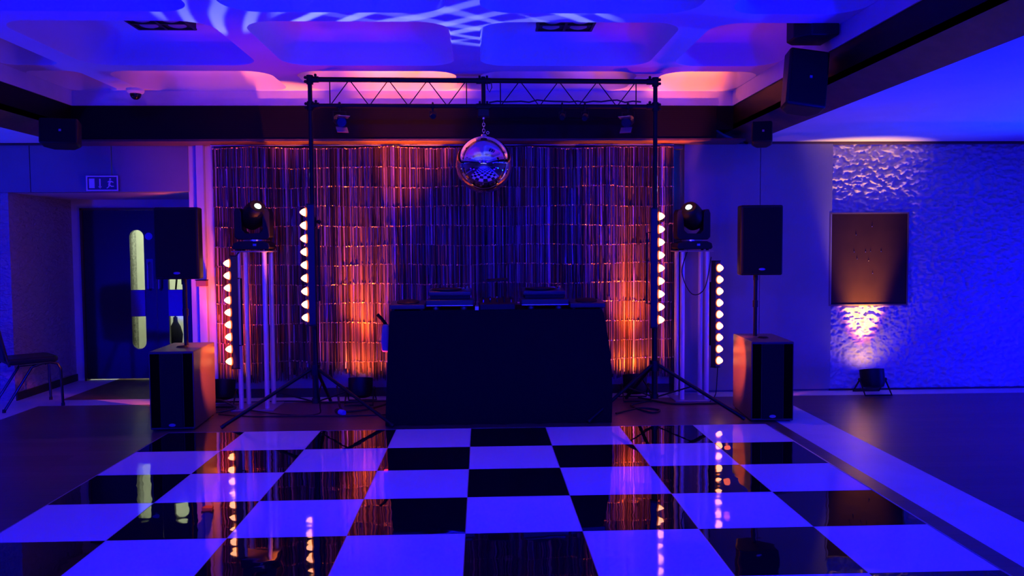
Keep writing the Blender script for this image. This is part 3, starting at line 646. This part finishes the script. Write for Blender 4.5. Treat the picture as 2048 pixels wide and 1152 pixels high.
tripod((1.540, 7.15, 0), [(-.63, -.33), (.70, -.31), (-.12, .72)], 2.965, 'right black tripod stand with splayed legs holding the truss')
r = thing('lighting_truss', 'black flat truss with zigzag bracing spanning between the two tripods', 'truss', (0, 7.15, 0))
xa, xb = -1.40, 1.475; zt = lambda x: 2.966 - (x + 1.46) * .0055; zb_ = lambda x: 2.742 - (x + 1.46) * .003
def chord(x0, x1): 
    b_ = MB(); b_.cyl((x0, 0, zt(x0)), (x1, 0, zt(x1)), .022); b_.build('top_chord', black_metal, r)
    b_ = MB(); b_.cyl((x0, 0, zb_(x0)), (x1, 0, zb_(x1)), .019); b_.build('bottom_chord', black_metal, r)
    b_ = MB(); u0 = x0 + .105; u1 = x1 - .105; n = 7; pts = []
    b_.cyl((u0, 0, zb_(u0)), (u0, 0, zt(u0)), .005, n=8); b_.cyl((u1, 0, zb_(u1)), (u1, 0, zt(u1)), .005, n=8)
    for i in range(n + 1):
        x = u0 + (u1 - u0) * i / n; pts.append((x, 0, (zb_ if i % 2 == 0 else zt)(x)))
    for a, b in zip(pts, pts[1:]): b_.cyl(a, b, .0045, n=8)
    b_.build('bracing', black_metal, r)
chord(xa, -.01); chord(.075, xb)
b_ = MB(); b_.cyl((.032, 0, 2.70), (.032, 0, 2.99), .019)
for zz in (2.955, 2.735): b_.cyl((-.03, 0, zz), (.095, 0, zz), .026); b_.cyl((.0, 0, zz + .02), (.0, 0, zz + .045), .01); b_.cyl((.064, 0, zz + .02), (.064, 0, zz + .045), .01)
b_.build('centre_coupler', black_metal, r)
for sx, x in ((1, -1.465), (-1, 1.540)):
    for zf in (zt, zb_):
        b_ = MB(); z = zf(x); b_.cyl((x, 0, z - .04), (x, 0, z + .035), .03); b_.cyl((x, 0, z), (x + sx * .075, 0, z), .027); b_.sphere((x + sx * .05, -.01, z + .035), .013, 10, 6); b_.sphere((x - sx * .036, -.01, z + .015), .014, 10, 6); b_.sphere((x - sx * .036, -.01, z - .02), .014, 10, 6)
        b_.build('clamp', black_metal, r)
# cables tied along the truss
cb = MB(); pts = [(.08 + i * .07, 7.15 - .02, 2.765 + .012 * abs(math.sin(i * 1.3)) + (.01 if i in (6, 7, 15, 16) else 0)) for i in range(20)]
cb.tube(pts, .007); tag(cb.build('truss_cable', rubber), 'black cable lying along the bottom bar of the truss at right', 'cable')
cb = MB(); cb.tube([(.06, 7.125, 2.96), (.068, 7.11, 2.88), (.085, 7.11, 2.85), (.105, 7.11, 2.89), (.10, 7.12, 2.945)], .004); tag(cb.build('cable_loop', rubber), 'small loop of cable hanging beside the centre coupler of the truss', 'cable')
# mirror ball, motor and chain
r = thing('mirror_ball', 'large shiny mirror ball hanging from the middle of the truss', 'mirror ball', (.032, 7.15, 2.231))
MB().sphere((0, 0, 0), .247, 64, 40).build('ball', mirror, r, smooth=180)
MB().lathe((0, 0, .243), (0, 0, .262), [(0, .03), (1, .02)], 20).build('cap', chrome, r)
b_ = MB(); z = .268
for i in range(5): b_.torus((0, 0, z + i * .026), .011, .0028, 'Y' if i % 2 else 'X', sz=1.5)
b_.build('chain', chrome, r)
MB().torus((.035, -.01, .275), .011, .003, 'Y').build('safety_ring', chrome, r)
r = thing('ball_motor', 'small black motor box under the truss, above the mirror ball', 'motor', (.032, 7.15, 2.643))
MB().bb(-.05, .05, -.04, .04, 0, .07).build('body', black_plastic, r, bevel=.008); MB().cyl((0, 0, -.02), (0, 0, 0), .012).build('spindle', chrome, r); MB().bb(-.06, .06, -.045, .045, .07, .085).build('mounting_plate', black_metal, r)
# spotlights hung under the truss
def pinspot(loc, rz, tilt, label, k=1.0, flaps=True):
    r = thing('truss_spotlight', label, 'spotlight', loc, rz, 'small black spotlights under the truss')
    MB().torus((0, 0, 0), .026, .008, 'X').build('clamp', black_metal, r)
    b_ = MB(); b_.cyl((0, 0, -.03), (0, 0, -.05), .008); b_.tube([(-.055 * k, 0, -.05 - .09 * k), (-.055 * k, 0, -.05), (.055 * k, 0, -.05), (.055 * k, 0, -.05 - .09 * k)], .005); b_.build('yoke', black_metal, r)
    c0 = Vector((0, 0, -.05 - .08 * k)); d = Vector((0, -math.cos(tilt), -math.sin(tilt)))
    MB().lathe(c0 - d * .07 * k, c0 + d * .06 * k, [(0, .03 * k), (.15, .045 * k), (1, .048 * k)], 22).build('can', black_metal, r)
    MB().lathe(c0 + d * .061 * k, c0 + d * .064 * k, [(0, .04 * k), (1, .04 * k)], 20).build('lens', lamp_dark, r)
    if flaps:
        R_ = Matrix.Translation(c0 + d * .07 * k) @ Matrix.Rotation(tilt, 4, 'X')
        MB().box((0, -.03, .055), (.1 * k, .07, .003), rx=-.5).xf(R_).build('barn_door', aluminium, r); MB().box((0, -.03, -.055), (.1 * k, .07, .003), rx=.5).xf(R_).build('barn_door', aluminium, r)
    return r
pinspot((-1.215, 7.15, 2.742), A(25), A(20), 'black spotlight with flaps under the truss near its left end')
pinspot((1.30, 7.15, 2.735), A(-25), A(20), 'black spotlight with flaps under the truss near its right end')
pinspot((-.41, 7.15, 2.74), A(10), A(10), 'tiny black spotlight under the truss, halfway from the left spotlight to the ball', .5, False)
pinspot((.72, 7.15, 2.737), A(-10), A(30), 'tiny black spotlight under the truss, first to the right of the ball', .5, False)
pinspot((.92, 7.15, 2.736), A(-15), A(30), 'tiny black spotlight under the truss, second to the right of the ball', .55, False)

# ------------------------------------------------------------------ floor par cans
def par(loc, rz, tilt, label, power, color, angle=60, second=None, near=.05):
    r = thing('floor_par_light', label, 'floor light', loc, rz, 'round floor lights shining up')
    c0 = Vector((0, 0, .15)); d = Vector((0, math.cos(tilt), math.sin(tilt)))
    MB().lathe(c0 - d * .09, c0 + d * .10, [(0, .05), (.08, .1), (.3, .115), (1, .118), (1, .108), (.9, .1)], 28).build('can', black_metal, r)
    MB().lathe(c0 + d * .075, c0 + d * .082, [(0, .1), (1, .1)], 28).build('lens', par_lens, r)
    for q in (-1, 1):
        k = MB(); k.tube([(-.13, 0, .15), (-.135, q * .13, .012), (.135, q * .13, .012), (.13, 0, .15)], .009); k.build('bracket', black_metal, r)
    for sx in (-.133, .133): MB().sphere((sx, 0, .15), .017, 12, 8).build('knob', black_plastic, r)
    p = c0 + d * .12
    spot('par_lamp', p, p + d, power, color, angle, 1.0, .05, parent=r)
    if second: spot('par_lamp', p, p + Vector((0, .35, 1)), second[0], second[1], second[2], 1.0, .05, parent=r)
    if second: spot('par_lamp', p, p + Vector((0, .8, 1)), power * near, color, 130, 1.0, .04, parent=r)
    return r
par((3.94, 8.0, 0), 0, A(76), 'round floor light at the foot of the framed board, shining up the rough wall', 620, (1.0, 0.5, 0.0), 42, (75, (1.0, .05, .08), 50), .008)
par((-1.18, 7.86, 0), 0, A(76), 'round floor light behind the left tripod, lighting the curtain orange', 700, (1.0, .17, .005), 46, (40, RED, 60))
par((1.50, 7.86, 0), 0, A(76), 'round floor light behind the right tripod, lighting the curtain orange', 720, (1.0, .17, .005), 46, (40, RED, 60))
par((-2.5, 7.86, 0), 0, A(76), 'round floor light between the left subwoofer and the left tower', 210, AMBER, 60, (50, RED, 80))
for sx_, sy_, tx_, p_, an_ in ((-.95, 7.42, -.62, 2200, 30), (-2.56, 7.42, -2.42, 1500, 20), (-1.78, 7.42, -1.95, 1100, 22), (1.52, 7.45, 2.0, 2000, 18)):  # unseen spots added to turn the last coffers orange and the ribs pink
    spot('added_ceiling_spot', (sx_, sy_, .35), (tx_, 7.94, 3.12), p_, (1.0, 0.15, 0.004), an_, .9, .03)
    spot('added_ceiling_spot', (sx_, sy_, .35), (tx_ * .85, 6.6, 3.0), 60, (1.0, .02, .08), 44, 1.0, .05)

# ------------------------------------------------------------------ chair at the left edge
r = thing('stacking_chair', 'black cushioned chair with dark metal legs at the left edge', 'chair', (-4.39, 7.99, 0), math.atan2(.66, .75) - PI / 2)
tube_m = mat('chair_tube', (.06, .06, .07), .25, .9)
st = MB(); st.rings([[(x * k, y * k, z) for x, y in [(-.2, -.21), (.2, -.21), (.205, .19), (.15, .22), (-.15, .22), (-.205, .19)]] for k, z in ((.96, .43), (1, .445), (1, .475), (.94, .49))]); st.build('seat', leather, r, bevel=.01)
bk = MB(); bk.rings([[(x, -.215 + yy - .28 * (z - .44) * .7, z) for x, yy in ((-wx, -.015), (wx, -.015), (wx, .02), (-wx, .02))] for z, wx in ((.47, .17), (.52, .195), (.70, .19), (.82, .17), (.88, .12))]); bk.build('backrest', leather, r, bevel=.012)
for sx in (-1, 1):
    lg = MB(); lg.tube([(sx * .2, -.12, .425), (sx * .2, .14, .43), (sx * .205, .2, .415), (sx * .21, .225, .36), (sx * .215, .235, .012)], .0125); q = lg.build('leg', tube_m, r)
    MB().cyl((sx * .215, .235, 0), (sx * .215, .235, .03), .016).build('foot', rubber, q)
    lg = MB(); lg.tube([(sx * .2, .06, .425), (sx * .203, -.02, .40), (sx * .21, -.26, .012)], .0125); q = lg.build('leg', tube_m, r)
    MB().cyl((sx * .21, -.262, 0), (sx * .21, -.26, .03), .016).build('foot', rubber, q)
b_ = MB(); b_.tube([(-.2, .1, .42), (.2, .1, .42)], .009); b_.build('seat_frame', tube_m, r)
for sx in (-1, 1): MB().tube([(sx * .19, -.2, .42), (sx * .19, -.215, .47), (sx * .17, -.29, .8)], .01).build('back_post', tube_m, r)

# ------------------------------------------------------------------ cables on the floor
def cable(pts, rad, label, name='floor_cable'):
    P = [Vector(p) for p in pts]; out = []
    for i in range(len(P) - 1):
        p0, p1, p2, p3 = P[max(i - 1, 0)], P[i], P[i + 1], P[min(i + 2, len(P) - 1)]
        for k in range(8):
            t = k / 8; out.append(.5 * ((2 * p1) + (p2 - p0) * t + (2 * p0 - 5 * p1 + 4 * p2 - p3) * t * t + (3 * p1 - p0 - 3 * p2 + p3) * t ** 3))
    out.append(P[-1]); MBt = MB().tube(out, rad)
    return tag(MBt.build(name, rubber), label, 'cable')
z = .009
cable([(-2.40, 7.42, z), (-2.1, 7.30, z), (-1.7, 7.28, z), (-1.2, 7.26, z), (-.75, 7.30, z)], .007, 'long black cable on the floor running under the left tripod to the booth')
cable([(-2.35, 7.95, z), (-1.9, 8.0, z), (-1.5, 7.92, z), (-1.1, 7.95, z), (-.6, 7.96, z)], .009, 'black cable along the pale floor strip behind the left tripod')
cable([(-1.45, 7.11, .8), (-1.44, 7.10, .4), (-1.44, 7.2, .12), (-1.5, 7.35, z), (-1.8, 7.36, z), (-2.2, 7.6, z)], .006, 'thin black cable dropping down the left tripod pole to the floor')
cable([(-1.38, 7.72, .2), (-1.34, 7.6, .05), (-1.30, 7.5, .02), (-1.24, 7.4, .02), (-1.05, 7.5, .02), (-.9, 7.75, .02)], .010, 'thick black cable looping behind the blue connector')
cable([(1.2, 7.2, z), (1.45, 7.42, z), (1.62, 7.32, z), (1.52, 7.22, z), (1.40, 7.55, z), (1.60, 7.75, z)], .008, 'tangled black cable on the floor under the right tripod')
cable([(1.55, 7.95, z), (1.8, 7.62, z), (2.1, 7.60, z), (2.28, 7.60, z)], .009, 'black cable on the floor in front of the right tower')
cable([(2.33, 7.90, .33), (2.33, 7.92, .2), (2.31, 7.9, .04), (2.2, 7.7, z)], .005, 'thin cable hanging from the lower end of the right tower lamp bar')
cable([(-2.24, 7.68, 1.5), (-2.27, 7.55, 1.42), (-2.32, 7.6, 1.36), (-2.31, 7.62, 1.3)], .006, 'thin cable running from the left moving head down to the lamp bar')
cable([(2.0, 7.80, 1.47), (1.93, 7.74, 1.25), (2.02, 7.72, 1.05), (2.15, 7.74, 1.10), (2.23, 7.8, 1.4)], .005, 'thin cable looping below the right moving head')
cable([(-2.5, 8.02, z), (-2.62, 7.8, .05), (-2.45, 7.62, .10), (-2.3, 7.60, .03), (-2.45, 7.5, z)], .010, 'coiled black cable beside the left subwoofer')
r = thing('power_connector', 'blue and black round power connector lying on the floor behind the left tripod', 'connector', (-1.30, 7.36, .028), math.radians(-52))
MB().lathe((-.06, 0, 0), (.02, 0, 0), [(0, .016), (.3, .026), (1, .028)], 20).build('body', rubber, r); MB().lathe((.02, 0, 0), (.09, 0, 0), [(0, .026), (.9, .026), (1, .022)], 20).build('plug', blue_plug, r)

# ------------------------------------------------------------------ the moving heads' patterned beams across the ceiling ribs
def gobo(loc, target, power, angle, scale, rot):
    o = spot('gobo_lamp', loc, target, power, (.42, .52, 1.0), angle, .5, .012); l = o.data; l.use_nodes = True; nt = l.node_tree
    em = nt.nodes['Emission']; tc = nt.nodes.new('ShaderNodeTexCoord'); sp_ = nt.nodes.new('ShaderNodeSeparateXYZ'); nt.links.new(tc.outputs['Normal'], sp_.inputs[0])
    dx = nt.nodes.new('ShaderNodeMath'); dx.operation = 'DIVIDE'; dy = nt.nodes.new('ShaderNodeMath'); dy.operation = 'DIVIDE'
    nt.links.new(sp_.outputs[0], dx.inputs[0]); nt.links.new(sp_.outputs[2], dx.inputs[1]); nt.links.new(sp_.outputs[1], dy.inputs[0]); nt.links.new(sp_.outputs[2], dy.inputs[1])
    cb_ = nt.nodes.new('ShaderNodeCombineXYZ'); nt.links.new(dx.outputs[0], cb_.inputs[0]); nt.links.new(dy.outputs[0], cb_.inputs[1])
    mp_ = nt.nodes.new('ShaderNodeMapping'); mp_.inputs['Rotation'].default_value = (0, 0, rot); nt.links.new(cb_.outputs[0], mp_.inputs['Vector'])
    wv_ = nt.nodes.new('ShaderNodeTexWave'); wv_.inputs['Scale'].default_value = scale; wv_.inputs['Distortion'].default_value = 2.5; wv_.inputs['Detail'].default_value = 1; wv_.inputs['Detail Scale'].default_value = 1.5
    rp_ = nt.nodes.new('ShaderNodeValToRGB'); rp_.color_ramp.elements[0].position = .55; rp_.color_ramp.elements[0].color = (0, 0, 0, 1); rp_.color_ramp.elements[1].position = .85
    nt.links.new(mp_.outputs[0], wv_.inputs['Vector']); nt.links.new(wv_.outputs['Fac'], rp_.inputs['Fac']); nt.links.new(rp_.outputs['Color'], em.inputs['Strength'])
    return o
gobo((-2.08, 7.62, 1.92), (-.45, 5.3, 3.0), 480, 34, 4.5, .6)
gobo((2.0, 7.76, 1.92), (0.0, 5.3, 3.0), 430, 30, 5.0, -.5)
gobo((-2.08, 7.62, 1.92), (-1.7, 5.1, 3.0), 220, 20, 4.0, .2)
